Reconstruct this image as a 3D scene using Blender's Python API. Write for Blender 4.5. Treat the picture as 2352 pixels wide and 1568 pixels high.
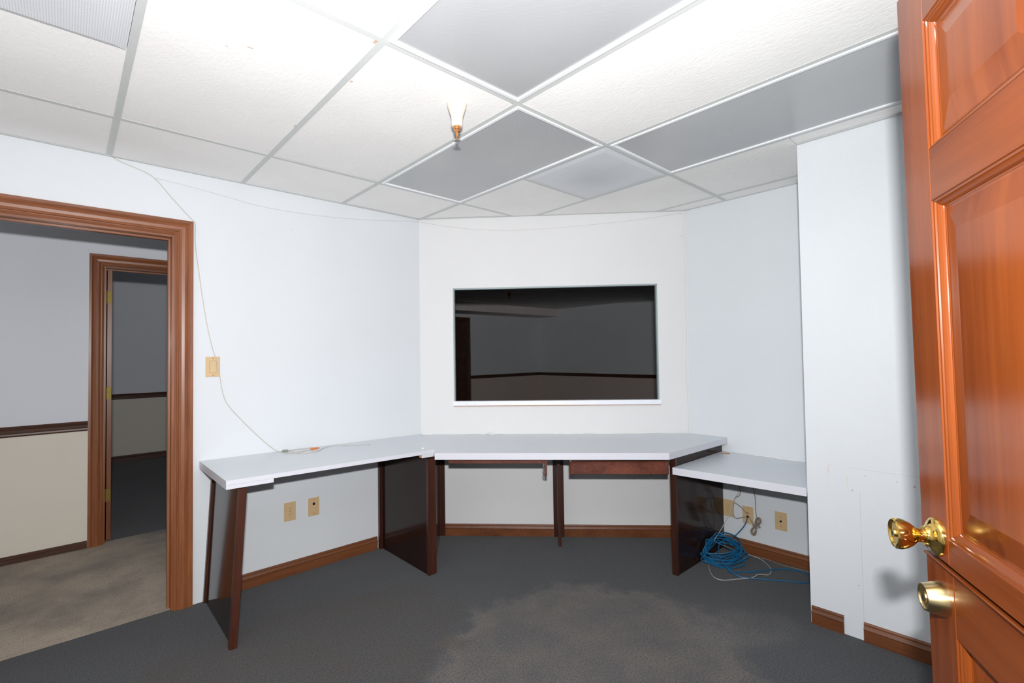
import bpy, bmesh, math, random
from mathutils import Vector, Matrix
random.seed(7)
for o in list(bpy.data.objects): bpy.data.objects.remove(o)
scene = bpy.context.scene
COL = scene.collection

# ------------------------------------------------------------------ camera
cam_d = bpy.data.cameras.new('camera'); cam_d.sensor_width = 36.0
cam_d.lens = 36.0 * 1113.54 / 2352.0; cam_d.clip_start = 0.02; cam_d.clip_end = 100
cam = bpy.data.objects.new('camera', cam_d); COL.objects.link(cam)
_f = Vector((0.67711861, 0.73539486, 0.02654778))
_r = Vector((0.73583973, -0.67699402, -0.01479799))
_d = Vector((0.00709032, 0.02955491, -0.99953801))
m = Matrix.Identity(4)
for i in range(3):
    m[i][0] = _r[i]; m[i][1] = -_d[i]; m[i][2] = -_f[i]
m.translation = (-0.1551, -1.4352, 1.345)
cam.matrix_world = m
scene.camera = cam

# ------------------------------------------------------------------ world, flash, exposure
w = bpy.data.worlds.new('world'); scene.world = w; w.use_nodes = True
w.node_tree.nodes['Background'].inputs[0].default_value = (0.92, 0.96, 1.0, 1)
w.node_tree.nodes['Background'].inputs[1].default_value = 0.5
fl = bpy.data.lights.new('camera_flash_offscreen', 'AREA')           # hot-shoe flash head just above the lens, tipped up
fl.shape = 'RECTANGLE'; fl.size = .062; fl.size_y = .042
fl.energy = 86; fl.color = (0.985, 0.99, 1.0)
flo = bpy.data.objects.new('camera_flash_offscreen', fl); COL.objects.link(flo)
flo.location = (-0.168, -1.468, 1.525)
_dir = Matrix.Rotation(math.radians(9), 3, 'Z') @ Vector((_f.x, _f.y, math.tan(math.radians(11))))
flo.rotation_euler = _dir.to_track_quat('-Z', 'Y').to_euler()
vs = scene.view_settings
vs.view_transform = 'Standard'; vs.look = 'None'; vs.gamma = 1.0; vs.exposure = 0.15
vs.use_curve_mapping = False

# ------------------------------------------------------------------ materials
MATS = {}
def base_mat(name):
    mt = bpy.data.materials.new(name); mt.use_nodes = True
    nt = mt.node_tree; b = nt.nodes['Principled BSDF']
    MATS[name] = mt
    return mt, nt, b
def N(nt, kind, **kw):
    n = nt.nodes.new(kind)
    for k, v in kw.items():
        if k.startswith('i_'): n.inputs[int(k[2:])].default_value = v
        else: setattr(n, k, v)
    return n
def L(nt, a, b): nt.links.new(a, b)
def coords(nt, scale=(1, 1, 1), rot=(0, 0, 0), kind='Object'):
    tc = N(nt, 'ShaderNodeTexCoord'); mp = N(nt, 'ShaderNodeMapping')
    mp.inputs['Scale'].default_value = scale; mp.inputs['Rotation'].default_value = rot
    L(nt, tc.outputs[kind], mp.inputs['Vector'])
    return mp.outputs['Vector']
def noise(nt, vec, scale=5, detail=4, rough=.55):
    n = N(nt, 'ShaderNodeTexNoise'); n.inputs['Scale'].default_value = scale
    n.inputs['Detail'].default_value = detail; n.inputs['Roughness'].default_value = rough
    L(nt, vec, n.inputs['Vector']); return n
def ramp(nt, fac, stops):
    r = N(nt, 'ShaderNodeValToRGB'); e = r.color_ramp.elements
    while len(e) < len(stops): e.new(.5)
    for q, (p, c) in zip(e, stops):
        q.position = p; q.color = (*c, 1) if len(c) == 3 else c
    L(nt, fac, r.inputs[0]); return r
def mix(nt, fac, a, b, mode='MIX'):
    x = N(nt, 'ShaderNodeMix', data_type='RGBA', blend_type=mode)
    for sock, v in ((x.inputs[0], fac), (x.inputs[6], a), (x.inputs[7], b)):
        if hasattr(v, 'is_linked'): L(nt, v, sock)
        elif isinstance(v, tuple): sock.default_value = (*v, 1) if len(v) == 3 else v
        else: sock.default_value = v
    return x.outputs[2]
def math_(nt, op, a, b=None, c=None):
    x = N(nt, 'ShaderNodeMath', operation=op)
    for i, v in enumerate((a, b, c)):
        if v is None: continue
        if hasattr(v, 'is_linked'): L(nt, v, x.inputs[i])
        else: x.inputs[i].default_value = v
    return x.outputs[0]
def bump(nt, b, h, strength=.2, dist=.002):
    n = N(nt, 'ShaderNodeBump'); n.inputs['Strength'].default_value = strength
    n.inputs['Distance'].default_value = dist
    L(nt, h, n.inputs['Height']); L(nt, n.outputs[0], b.inputs['Normal'])

def plain(name, col, rough=.5, metal=0., spec=.5, var=.06, vscale=12, bmp=0, bscale=200):
    mt, nt, b = base_mat(name)
    v = coords(nt)
    n = noise(nt, v, vscale)
    lo = tuple(c * (1 - var) for c in col); hi = tuple(min(1, c * (1 + var)) for c in col)
    r = ramp(nt, n.outputs[0], [(.3, lo), (.7, hi)])
    L(nt, r.outputs[0], b.inputs['Base Color'])
    b.inputs['Roughness'].default_value = rough; b.inputs['Metallic'].default_value = metal
    b.inputs['Specular IOR Level'].default_value = spec
    if bmp:
        n2 = noise(nt, v, bscale, 2); bump(nt, b, n2.outputs[0], bmp, .001)
    return mt
def wood(name, dark, light, axis='z', rough=.3, rvar=.1, fine=90, streak=7, coat=0.0, spec=.5):
    mt, nt, b = base_mat(name)
    s = {'x': (.045, 1, 1), 'y': (1, .045, 1), 'z': (1, 1, .045)}[axis]
    tc = N(nt, 'ShaderNodeTexCoord'); oi = N(nt, 'ShaderNodeObjectInfo')
    ad = N(nt, 'ShaderNodeVectorMath', operation='ADD')
    cb = N(nt, 'ShaderNodeCombineXYZ')
    off = math_(nt, 'MULTIPLY', oi.outputs['Random'], 9.)
    for k in range(3): L(nt, off, cb.inputs[k])
    L(nt, tc.outputs['Object'], ad.inputs[0]); L(nt, cb.outputs[0], ad.inputs[1])
    mp = N(nt, 'ShaderNodeMapping'); mp.inputs['Scale'].default_value = s
    L(nt, ad.outputs[0], mp.inputs['Vector'])
    a = noise(nt, mp.outputs[0], streak, 3, .6); f = noise(nt, mp.outputs[0], fine, 4, .65)
    k = math_(nt, 'MULTIPLY_ADD', f.outputs[0], .45, math_(nt, 'MULTIPLY', a.outputs[0], .55))
    r = ramp(nt, k, [(.36, dark), (.62, light)])
    L(nt, r.outputs[0], b.inputs['Base Color'])
    rr = math_(nt, 'MULTIPLY_ADD', f.outputs[0], rvar, rough - rvar / 2)
    L(nt, rr, b.inputs['Roughness'])
    b.inputs['Coat Weight'].default_value = coat; b.inputs['Coat Roughness'].default_value = .12
    b.inputs['Specular IOR Level'].default_value = spec
    bump(nt, b, f.outputs[0], .06, .0005)
    return mt

def marks(nt, colr, i, j, items):
    """scratches and stains of their own shape: (centre, half size) along two world axes"""
    g = N(nt, 'ShaderNodeNewGeometry'); sx = N(nt, 'ShaderNodeSeparateXYZ'); L(nt, g.outputs['Position'], sx.inputs[0])
    for (a, ha, c, hc, col, amt) in items:
        k = math_(nt, 'MULTIPLY', math_(nt, 'COMPARE', sx.outputs[i], a, ha), math_(nt, 'COMPARE', sx.outputs[j], c, hc))
        colr = mix(nt, math_(nt, 'MULTIPLY', k, amt), colr, col)
    return colr
def wall_mat(name, col, weave=.25, specks=True, mk_items=()):
    mt, nt, b = base_mat(name)
    v = coords(nt)
    n = noise(nt, v, 2.2, 3)
    r = ramp(nt, n.outputs[0], [(.3, tuple(c * .97 for c in col)), (.7, col)])
    colr = r.outputs[0]
    if specks:
        s = noise(nt, v, 23, 2, .4)
        mk = ramp(nt, s.outputs[0], [(.80, (0, 0, 0)), (.84, (1, 1, 1))])
        colr = mix(nt, math_(nt, 'MULTIPLY', mk.outputs[0], .35), colr, (.45, .36, .26))
    if mk_items: colr = marks(nt, colr, 1, 2, mk_items)
    L(nt, colr, b.inputs['Base Color'])
    b.inputs['Roughness'].default_value = .62; b.inputs['Specular IOR Level'].default_value = .3
    v2 = coords(nt, (1, 1, .35)); h = noise(nt, v2, 320, 3, .6)
    bump(nt, b, h.outputs[0], weave, .0012)
    return mt
wall_mat('wall_paper_white', (.66, .685, .71))
wall_mat('wall_paint_white', (.69, .69, .69), .1)
wall_mat('wall_pier_white', (.66, .685, .71), .55, True,
         [(-.851, .0011, .37, .31, (.40, .41, .43), .45), (-.945, .135, .787, .0011, (.40, .41, .43), .35), (-.726, .0014, .767, .019, (.62, .30, .18), .5),
          (-.737, .012, .787, .0012, (.62, .30, .18), .35), (-.802, .0014, .723, .029, (.66, .55, .22), .5), (-.822, .003, .683, .003, (.45, .27, .14), .7),
          (-.874, .006, .758, .0018, (.55, .33, .16), .6), (-1.050, .0026, .742, .0026, (.16, .07, .05), .8), (-.990, .0018, .752, .0018, (.16, .07, .05), .7), (-.835, .0022, .245, .0022, (.18, .08, .06), .7)])
wall_mat('corridor_paper_blue', (.76, .78, .83), .35, False)
wall_mat('corridor_paper_beige', (.78, .73, .63), .35, False)
wall_mat('office_paper_beige', (.68, .58, .53), .3, False)
wall_mat('office_paper_grey', (.76, .78, .80), .3, False)
wood('trim_wood_z', (.15, .046, .016), (.30, .105, .039), 'z', .36, .1, coat=.08, spec=.45)
wood('trim_wood_x', (.15, .046, .016), (.30, .105, .039), 'x', .36, .1, coat=.08, spec=.45)
wood('base_wood_x', (.090, .028, .010), (.180, .063, .023), 'x', .4, spec=.35)
wood('base_wood_y', (.090, .028, .010), (.180, .063, .023), 'y', .4, spec=.35)
wood('rail_wood_x', (.05, .022, .014), (.11, .05, .032), 'x', .36)
wood('rail_wood_y', (.05, .022, .014), (.11, .05, .032), 'y', .36)
wood('desk_post_wood', (.028, .008, .004), (.06, .017, .009), 'z', .35)
wood('drawer_wood', (.07, .018, .010), (.17, .05, .028), 'x', .33, .12)
wood('door_wood_z', (.125, .025, .004), (.205, .047, .008), 'z', .17, .04, 45, 6, coat=.0, spec=.5)
wood('door_wood_x', (.11, .023, .004), (.18, .042, .008), 'x', .19, .04, 45, 6, coat=.0, spec=.5)
plain('raw_wood', (.42, .20, .08), .7)
plain('desk_laminate_dark', (.020, .009, .007), .12, 0, .2, .15, 5)
plain('laminate_white', (.62, .66, .71), .28, 0, .5, .015, 3)
plain('laminate_edge', (.62, .62, .675), .35, 0, .5, .02, 6)
plain('tee_white', (.60, .615, .60), .45, 0, .4, .02)
plain('fixture_white', (.80, .81, .82), .3, 0, .5, .02)
plain('window_metal', (.27, .32, .325), .5, .1, .5, .04)
plain('sill_white', (.78, .80, .87), .35, 0, .5, .03)
plain('ivory_plastic', (.58, .41, .22), .4, 0, .5, .03)
plain('ivory_dark', (.30, .19, .085), .5, 0, .5, .03)
plain('black_plastic', (.008, .010, .014), .4)
plain('brass', (.86, .58, .16), .10, 1, .5, .05, 30)
plain('satin_brass', (.66, .52, .27), .26, 1, .5, .05, 30)
plain('hinge_brass', (.20, .14, .025), .5, .6, .5, .1, 30)
plain('sprinkler_cream', (.68, .62, .50), .35)
plain('sprinkler_copper', (.60, .27, .10), .3, .8, .5, .2, 60)
plain('steel', (.55, .54, .52), .35, 1, .5, .1, 40)
plain('cord_beige', (.50, .46, .40), .5)
plain('cord_brown', (.24, .19, .145), .5)
plain('cord_pale', (.60, .60, .58), .5)
plain('cord_white', (.42, .41, .385), .45)
plain('cable_blue', (.004, .105, .24), .42, 0, .5, .12, 8)
plain('clear_plug', (.75, .75, .70), .2)
plain('caulk_white', (.82, .82, .80), .5, 0, .4, .04, 40)
plain('orange_nut', (.60, .17, .03), .4)
plain('green_tag', (.20, .25, .21), .5)
plain('cavity_dark', (.10, .10, .10), .8)
plain('office_ceiling', (.80, .78, .76), .9, 0, .2, .1, 3)
plain('office_soffit', (.82, .74, .71), .7, 0, .2, .04, 3)

def tile_mat():
    mt, nt, b = base_mat('ceiling_tile')
    v = coords(nt); n = noise(nt, v, 3, 3)
    r = ramp(nt, n.outputs[0], [(.3, (.90, .88, .855)), (.7, (.94, .925, .90))])
    s = noise(nt, v, 16, 2, .4); mk = ramp(nt, s.outputs[0], [(.815, (0, 0, 0)), (.85, (1, 1, 1))])
    tc = mix(nt, math_(nt, 'MULTIPLY', mk.outputs[0], .45), r.outputs[0], (.62, .40, .25))
    tc = marks(nt, tc, 0, 1, [(.233, .003, .369, .003, (.62, .36, .18), .6), (.293, .009, .326, .003, (.60, .36, .18), .7), (.597, .004, .800, .012, (.5, .3, .15), .6), (.592, .006, .021, .012, (.45, .25, .12), .7),
                              (.634, .005, .299, .007, (.6, .38, .2), .6), (1.205, .01, .0165, .004, (.4, .3, .2), .6), (.93, .28, .0145, .0022, (.55, .40, .28), .6)])
    L(nt, tc, b.inputs['Base Color'])
    b.inputs['Roughness'].default_value = .9; b.inputs['Specular IOR Level'].default_value = .15
    v2 = coords(nt, (1, .45, 1), (0, 0, .5)); h = noise(nt, v2, 95, 3, .6)
    k = ramp(nt, h.outputs[0], [(.38, (0, 0, 0)), (.60, (1, 1, 1))])
    bump(nt, b, k.outputs[0], .22, .0018)
tile_mat()
def lens_mat():
    mt, nt, b = base_mat('acrylic_lens')
    v = coords(nt); sx = N(nt, 'ShaderNodeSeparateXYZ'); L(nt, v, sx.inputs[0])
    k = 2 * math.pi / .0085
    h = math_(nt, 'MULTIPLY', math_(nt, 'SINE', math_(nt, 'MULTIPLY', sx.outputs[0], k)),
              math_(nt, 'SINE', math_(nt, 'MULTIPLY', sx.outputs[1], k)))
    n = noise(nt, v, 1.4, 2)
    r = ramp(nt, n.outputs[0], [(.3, (.42, .425, .435)), (.7, (.47, .475, .48))])
    L(nt, r.outputs[0], b.inputs['Base Color'])
    b.inputs['Roughness'].default_value = .22; b.inputs['Specular IOR Level'].default_value = .9
    bump(nt, b, h, .10, .0012)
lens_mat()
def perf_mat():
    mt, nt, b = base_mat('perforated_metal')
    v = coords(nt); sx = N(nt, 'ShaderNodeSeparateXYZ'); L(nt, v, sx.inputs[0])
    k = 2 * math.pi / .0064
    a = math_(nt, 'SINE', math_(nt, 'MULTIPLY', math_(nt, 'ADD', sx.outputs[0], sx.outputs[1]), k * .5))
    c = math_(nt, 'SINE', math_(nt, 'MULTIPLY', math_(nt, 'SUBTRACT', sx.outputs[0], sx.outputs[1]), k * .5))
    h = math_(nt, 'MULTIPLY', a, c)
    mk = ramp(nt, h, [(.35, (0, 0, 0)), (.6, (1, 1, 1))])
    ln = N(nt, 'ShaderNodeVectorMath', operation='LENGTH'); L(nt, coords(nt, (1, 1, 0)), ln.inputs[0])
    dirt = noise(nt, v, 7, 3)
    dn = math_(nt, 'MULTIPLY_ADD', dirt.outputs[0], .16, ln.outputs['Value'])
    dm = ramp(nt, dn, [(.12, (1, 1, 1)), (.32, (0, 0, 0))])         # soot blown out round the duct
    colr = mix(nt, math_(nt, 'MULTIPLY', dm.outputs[0], .35), (.74, .755, .78), (.36, .37, .39))
    colr = mix(nt, math_(nt, 'MULTIPLY', mk.outputs[0], .38), colr, (.16, .16, .17))
    L(nt, colr, b.inputs['Base Color']); b.inputs['Roughness'].default_value = .35
perf_mat()

def ellipse_mask(nt, vec_xyz, cx, cy, rx, ry, rot, wob, lo, hi):
    ca, sa = math.cos(rot), math.sin(rot)
    x = math_(nt, 'SUBTRACT', vec_xyz.outputs[0], cx); y = math_(nt, 'SUBTRACT', vec_xyz.outputs[1], cy)
    u = math_(nt, 'ADD', math_(nt, 'MULTIPLY', x, ca / rx), math_(nt, 'MULTIPLY', y, sa / rx))
    q = math_(nt, 'ADD', math_(nt, 'MULTIPLY', x, -sa / ry), math_(nt, 'MULTIPLY', y, ca / ry))
    d = math_(nt, 'SQRT', math_(nt, 'ADD', math_(nt, 'MULTIPLY', u, u), math_(nt, 'MULTIPLY', q, q)))
    d = math_(nt, 'ADD', d, math_(nt, 'MULTIPLY', math_(nt, 'SUBTRACT', wob, .5), .8))
    mr = N(nt, 'ShaderNodeMapRange'); mr.interpolation_type = 'SMOOTHSTEP'
    L(nt, d, mr.inputs[0])
    for i, val in zip((1, 2, 3, 4), (lo, hi, 1, 0)): mr.inputs[i].default_value = val
    return mr.outputs[0], d
def carpet_mat(name, col, stains=(), var=.3, blot=None):
    mt, nt, b = base_mat(name)
    tc = N(nt, 'ShaderNodeNewGeometry'); pos = tc.outputs['Position']
    sx = N(nt, 'ShaderNodeSeparateXYZ'); L(nt, pos, sx.inputs[0])
    wob = noise(nt, pos, 3.2, 5, .6).outputs[0]
    c = None
    base = ramp(nt, noise(nt, pos, 1.3, 3).outputs[0], [(.3, tuple(k * .9 for k in col)), (.7, tuple(k * 1.08 for k in col))])
    c = base.outputs[0]
    for (cx, cy, rx, ry, rot, lo, hi, sc, amt, rim) in stains:
        mk, d = ellipse_mask(nt, sx, cx, cy, rx, ry, rot, wob, lo, hi)
        tex = ramp(nt, noise(nt, pos, 5, 5, .65).outputs[0], [(.3, (.3, .3, .3)), (.7, (1, 1, 1))])
        c = mix(nt, math_(nt, 'MULTIPLY', math_(nt, 'MULTIPLY', mk, amt), tex.outputs[0]), c, sc)
        if rim:
            rm = ramp(nt, d, [(lo - .10, (0, 0, 0)), ((lo + hi) / 2 - .03, (1, 1, 1)), (hi, (0, 0, 0))])
            c = mix(nt, math_(nt, 'MULTIPLY', rm.outputs[0], rim), c, tuple(min(1, k * 1.35) for k in sc))
    if blot:
        bm_ = ramp(nt, noise(nt, pos, 1.7, 5, .62).outputs[0], [(.42, (0, 0, 0)), (.64, (1, 1, 1))])
        c = mix(nt, math_(nt, 'MULTIPLY', bm_.outputs[0], .75), c, blot)
    pile = noise(nt, pos, 130, 5, .8)
    pr = ramp(nt, pile.outputs[0], [(.3, (1 - var,) * 3), (.7, (1 + var * .6,) * 3)])
    c = mix(nt, 1., c, pr.outputs[0], 'MULTIPLY')
    L(nt, c, b.inputs['Base Color'])
    b.inputs['Roughness'].default_value = .95; b.inputs['Specular IOR Level'].default_value = .1
    b.inputs['Sheen Weight'].default_value = .15
    bump(nt, b, pile.outputs[0], .6, .004)
carpet_mat('carpet_grey', (.056, .059, .066),
           [(1.55, -.05, .86, .76, 0, .74, .90, (.124, .108, .098), .95, .28),
            (2.25, -.42, .34, .20, -.5, .5, 1.05, (.125, .12, .118), .6, 0),
            (.55, .78, 1.00, .62, .1, .80, .93, (.060, .050, .043), .85, .0),
            (1.42, .32, .17, .10, .75, .7, .95, (.074, .073, .076), .75, .15)], .85)
carpet_mat('carpet_corridor', (.47, .385, .295), (), .5, (.17, .145, .125))
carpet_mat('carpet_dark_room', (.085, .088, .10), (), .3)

# ------------------------------------------------------------------ mesh helpers
class MB:
    def __init__(s): s.bm = bmesh.new()
    def quad_box(s, P, bev=0, seg=1):
        bm = s.bm; v = [bm.verts.new(p) for p in P]
        fs = [bm.faces.new([v[i] for i in q]) for q in ((0, 3, 2, 1), (4, 5, 6, 7), (0, 1, 5, 4), (1, 2, 6, 5), (2, 3, 7, 6), (3, 0, 4, 7))]
        if bev:
            es = {e for f in fs for e in f.edges}
            bmesh.ops.bevel(bm, geom=list(es), offset=bev, segments=seg, affect='EDGES', profile=.5)
        return s
    def box(s, x0, x1, y0, y1, z0, z1, bev=0, M=None, seg=1):
        P = [Vector(p) for p in ((x0, y0, z0), (x1, y0, z0), (x1, y1, z0), (x0, y1, z0), (x0, y0, z1), (x1, y0, z1), (x1, y1, z1), (x0, y1, z1))]
        if M is not None: P = [M @ p for p in P]
        return s.quad_box(P, bev, seg)
    def prism(s, poly, z0, z1, bev=0, M=None):
        bm = s.bm
        f3 = (lambda x, y, z: Vector((x, y, z))) if M is None else (lambda x, y, z: M @ Vector((x, y, z)))
        a = [bm.verts.new(f3(x, y, z0(x, y) if callable(z0) else z0)) for x, y in poly]
        c = [bm.verts.new(f3(x, y, z1(x, y) if callable(z1) else z1)) for x, y in poly]
        n = len(poly); fs = [bm.faces.new(a[::-1]), bm.faces.new(c)]
        for i in range(n): fs.append(bm.faces.new((a[i], a[(i + 1) % n], c[(i + 1) % n], c[i])))
        if bev:
            es = {e for f in fs for e in f.edges}
            bmesh.ops.bevel(bm, geom=list(es), offset=bev, segments=1, affect='EDGES', profile=.5)
        return s
    def rings(s, R, closed=True, caps=True):
        bm = s.bm; V = [[bm.verts.new(p) for p in r] for r in R]; n = len(R[0])
        for a, b in zip(V, V[1:]):
            for i in range(n if closed else n - 1):
                bm.faces.new((a[i], a[(i + 1) % n], b[(i + 1) % n], b[i]))
        if caps:
            bm.faces.new(V[0][::-1]); bm.faces.new(V[-1])
        return s
    def lathe(s, prof, org, axis, n=24, caps=True):
        a = Vector(axis).normalized(); u = a.orthogonal().normalized(); v = a.cross(u); o = Vector(org)
        R = [[o + a * h + (u * math.cos(t) + v * math.sin(t)) * max(r, 1e-4) for t in (2 * math.pi * i / n for i in range(n))] for r, h in prof]
        return s.rings(R, True, caps)
    def tube(s, pts, r, n=7, sub=6):
        P = spline(pts, sub); R = []
        up = Vector((0, 0, 1)); prev = None
        for i, p in enumerate(P):
            t = (P[min(i + 1, len(P) - 1)] - P[max(i - 1, 0)]).normalized()
            if prev is None: u = t.orthogonal().normalized()
            else: u = (prev - t * prev.dot(t)); u = u.normalized() if u.length > 1e-6 else t.orthogonal().normalized()
            prev = u; v = t.cross(u)
            R.append([p + (u * math.cos(a) + v * math.sin(a)) * r for a in (2 * math.pi * k / n for k in range(n))])
        return s.rings(R)
    def build(s, name, mat, parent=None, smooth=False, kind=None, label=None):
        bm = s.bm
        bmesh.ops.recalc_face_normals(bm, faces=bm.faces)
        xs = [v.co for v in bm.verts]
        lo = Vector([min(v[i] for v in xs) for i in range(3)]); hi = Vector([max(v[i] for v in xs) for i in range(3)])
        c = (lo + hi) / 2
        if parent is None: c.z = lo.z
        for v in bm.verts: v.co -= c
        me = bpy.data.meshes.new(name); bm.to_mesh(me); bm.free()
        if smooth:
            for p in me.polygons: p.use_smooth = True
            if smooth != 'all':
                me.set_sharp_from_angle(angle=math.radians(40))
        for mt in (mat if isinstance(mat, (list, tuple)) else [mat]): me.materials.append(MATS[mt])
        o = bpy.data.objects.new(name, me); COL.objects.link(o)
        o.location = c - wloc(parent)
        o.parent = parent
        if kind: o['kind'] = kind
        if label: o['label'] = label
        return o
LOCAL = set()
def wloc(o):
    v = Vector((0, 0, 0))
    while o is not None:
        if o.name not in LOCAL: v += o.location
        o = o.parent
    return v
def spline(pts, sub):
    P = [Vector(p) for p in pts]; out = []
    for i in range(len(P) - 1):
        a, b, c, d = P[max(i - 1, 0)], P[i], P[i + 1], P[min(i + 2, len(P) - 1)]
        for k in range(sub):
            t = k / sub; t2, t3 = t * t, t * t * t
            out.append(.5 * ((2 * b) + (c - a) * t + (2 * a - 5 * b + 4 * c - d) * t2 + (3 * b - a - 3 * c + d) * t3))
    out.append(P[-1]); return out
def thing(name, label, cat, loc=(0, 0, 0), group=None, kind=None):
    o = bpy.data.objects.new(name, None); COL.objects.link(o); o.location = loc
    o.empty_display_size = .1
    return tag(o, label, cat, group, kind)
def tag(o, label, cat, group=None, kind=None):
    o['label'] = label; o['category'] = cat
    if group: o['group'] = group
    if kind: o['kind'] = kind
    return o
def struct(mb, name, mat, label, cat, smooth=False):
    return tag(mb.build(name, mat, None, smooth), label, cat, None, 'structure')

# ------------------------------------------------------------------ key dimensions (metres; X along the left wall, Y across)
YL, XR, H = 1.746, 3.20, 2.385
W0 = Vector((1.825, 1.746, 0)); W1 = Vector((3.20, .305, 0))
WD = (W1 - W0).normalized(); WN = Vector((WD.y, -WD.x, 0))      # along the window wall; into the room
WLEN = (W1 - W0).length
MW = Matrix((( WD.x, 0, WN.x, W0.x), (WD.y, 0, WN.y, W0.y), (0, 1, 0, 0), (0, 0, 0, 1)))  # (s, z, out)
def wp(s, z, o): return MW @ Vector((s, z, o))
XP, YP = 2.569, -.633          # pier face and corner
YF, XN = -1.72, -1.10          # wall with the entrance, wall beside the camera

# ------------------------------------------------------------------ floors
struct(MB().prism([(XN - .1, YF - 1.6), (XR + .1, YF - 1.6), (XR + .1, .36), (1.86, 1.77), (XN - .1, 1.77)], -.03, 0), 'floor', 'carpet_grey',
       'dark grey carpet with a pale worn stain in the room', 'floor')
struct(MB().box(-3.0, 1.86, 1.77, 3.30, -.03, .001), 'floor_corridor', 'carpet_corridor',
       'soiled beige carpet of the corridor beyond the doorway', 'floor')
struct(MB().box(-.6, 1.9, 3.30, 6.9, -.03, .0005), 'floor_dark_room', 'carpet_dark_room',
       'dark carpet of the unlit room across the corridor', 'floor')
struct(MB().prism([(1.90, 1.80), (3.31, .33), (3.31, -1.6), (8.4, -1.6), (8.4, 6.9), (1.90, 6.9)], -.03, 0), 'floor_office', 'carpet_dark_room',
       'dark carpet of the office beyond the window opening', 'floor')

# ------------------------------------------------------------------ walls of the room
DX0, DX1, DZ = -.535, .285, 2.03
mb = MB(); mb.box(XN, DX0, YL, YL + .115, 0, H); mb.box(DX1, 1.835, YL, YL + .115, 0, H); mb.box(DX0, DX1, YL, YL + .115, DZ, H)
struct(mb, 'wall_left', 'wall_paper_white', 'white papered wall with the open doorway and light switch', 'wall')
OS0, OS1, OZ0, OZ1 = .258, 1.775, .995, 1.848
mb = MB()
for a in ((0, OS0, 0, H), (OS1, WLEN, 0, H), (OS0, OS1, 0, OZ0), (OS0, OS1, OZ1, H)):
    mb.box(a[0], a[1], a[2], a[3], -.03, 0, 0, MW)
struct(mb, 'wall_back', 'wall_paint_white', 'white wall set across the corner around the wide opening', 'wall')
struct(MB().box(XR, XR + .10, YP - .02, .33, 0, H), 'wall_right', 'wall_paper_white', 'pale recessed wall behind the low desk', 'wall')
struct(MB().box(XP, XR + .10, YF - .12, YP, 0, H), 'wall_pier', 'wall_pier_white', 'white projecting wall pier behind the open wooden door', 'wall')
mb = MB(); mb.box(XN, -.67, YF - .12, YF, 0, H); mb.box(.285, XP, YF - .12, YF, 0, H); mb.box(-.67, .285, YF - .12, YF, 2.06, H)
struct(mb, 'wall_front', 'wall_paper_white', 'white papered wall holding the entrance doorway', 'wall')
struct(MB().box(XN - .12, XN, YF - .12, YL + .115, 0, H), 'wall_side', 'wall_paper_white', 'plain white wall at the end of the room by the entrance', 'wall')

# ------------------------------------------------------------------ suspended ceiling
def clip(poly, a, b, c):       # keep a*x+b*y<=c
    out = []
    for i in range(len(poly)):
        p, q = poly[i], poly[(i + 1) % len(poly)]
        dp, dq = a * p[0] + b * p[1] - c, a * q[0] + b * q[1] - c
        if dp <= 0: out.append(p)
        if dp * dq < 0:
            t = dp / (dp - dq); out.append((p[0] + t * (q[0] - p[0]), p[1] + t * (q[1] - p[1])))
    return out
def room_clip(poly, e=.0):
    poly = clip(poly, 0, 1, YL - e); poly = clip(poly, 0, -1, -YF - e) if poly else poly
    poly = clip(poly, -1, 0, -XN - e) if poly else poly
    n = -WN; poly = clip(poly, n.x, n.y, n.x * W0.x + n.y * W0.y - e) if poly else poly
    if not poly: return []
    a = clip(clip(poly, 0, -1, -YP - e), 1, 0, XR - e) if clip(poly, 0, -1, -YP - e) else []
    b = clip(poly, 0, 1, YP - e); b = clip(b, 1, 0, XP - e) if b else []
    if a and b and max(p[0] for p in poly) <= XP - e: return [poly]
    return [q for q in (a, b) if len(q) > 2]
def area(p): return abs(sum(p[i][0] * p[(i + 1) % len(p)][1] - p[(i + 1) % len(p)][0] * p[i][1] for i in range(len(p)))) / 2
ceil = struct(MB().prism([(XN - .12, YF - .12), (XR + .1, YF - .12), (XR + .1, .33), (1.835, YL + .115), (XN - .12, YL + .115)], H + .16, H + .19), 'ceiling', 'cavity_dark',
              'suspended ceiling of white fissured tiles in a metal grid', 'ceiling')
FT = .3048; G = 2 * FT
special = {}
xs = [k * G for k in range(-2, 6)]; ys = [k * 2 * G for k in range(-2, 2)]
lights = [(1, -1), (2, 0), (3, -1)]        # column, row (row 0: Y 0..1.22)
for i in range(-2, 6):
    for j in range(-2, 2):
        if (i, j) in lights: continue
        cells = [(i * G, (i + 1) * G, j * 2 * G, (j + 1) * 2 * G)]
        if (i, j) == (3, 0): cells = [(i * G, (i + 1) * G, G, 2 * G)]
        if (i, j) == (-1, 0): cells = [(i * G, (i + 1) * G, G, 2 * G)]
        for (x0, x1, y0, y1) in cells:
            g = .004
            pl = [q for q in room_clip([(x0 + g, y0 + g), (x1 - g, y0 + g), (x1 - g, y1 - g), (x0 + g, y1 - g)], .002) if area(q) > .004]
            if not pl: continue
            mb = MB(); dz = random.uniform(-.0005, .001)
            for q in pl: mb.prism(q, H + .001 + dz, H + .014)
            mb.build('ceiling_tile', 'ceiling_tile', ceil)
def tee(x0, x1, y0, y1, web):
    pl = [q for q in room_clip([(x0, y0), (x1, y0), (x1, y1), (x0, y1)], .001) if area(q) > 1e-5]
    if not pl: return
    mb = MB()
    for q in pl: mb.prism(q, H - .0012, H)
    mb.build('main_tee' if web else 'cross_tee', 'tee_white', ceil)
for i in range(-1, 6): tee(i * G - .012, i * G + .012, YF, YL, 1)
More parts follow.
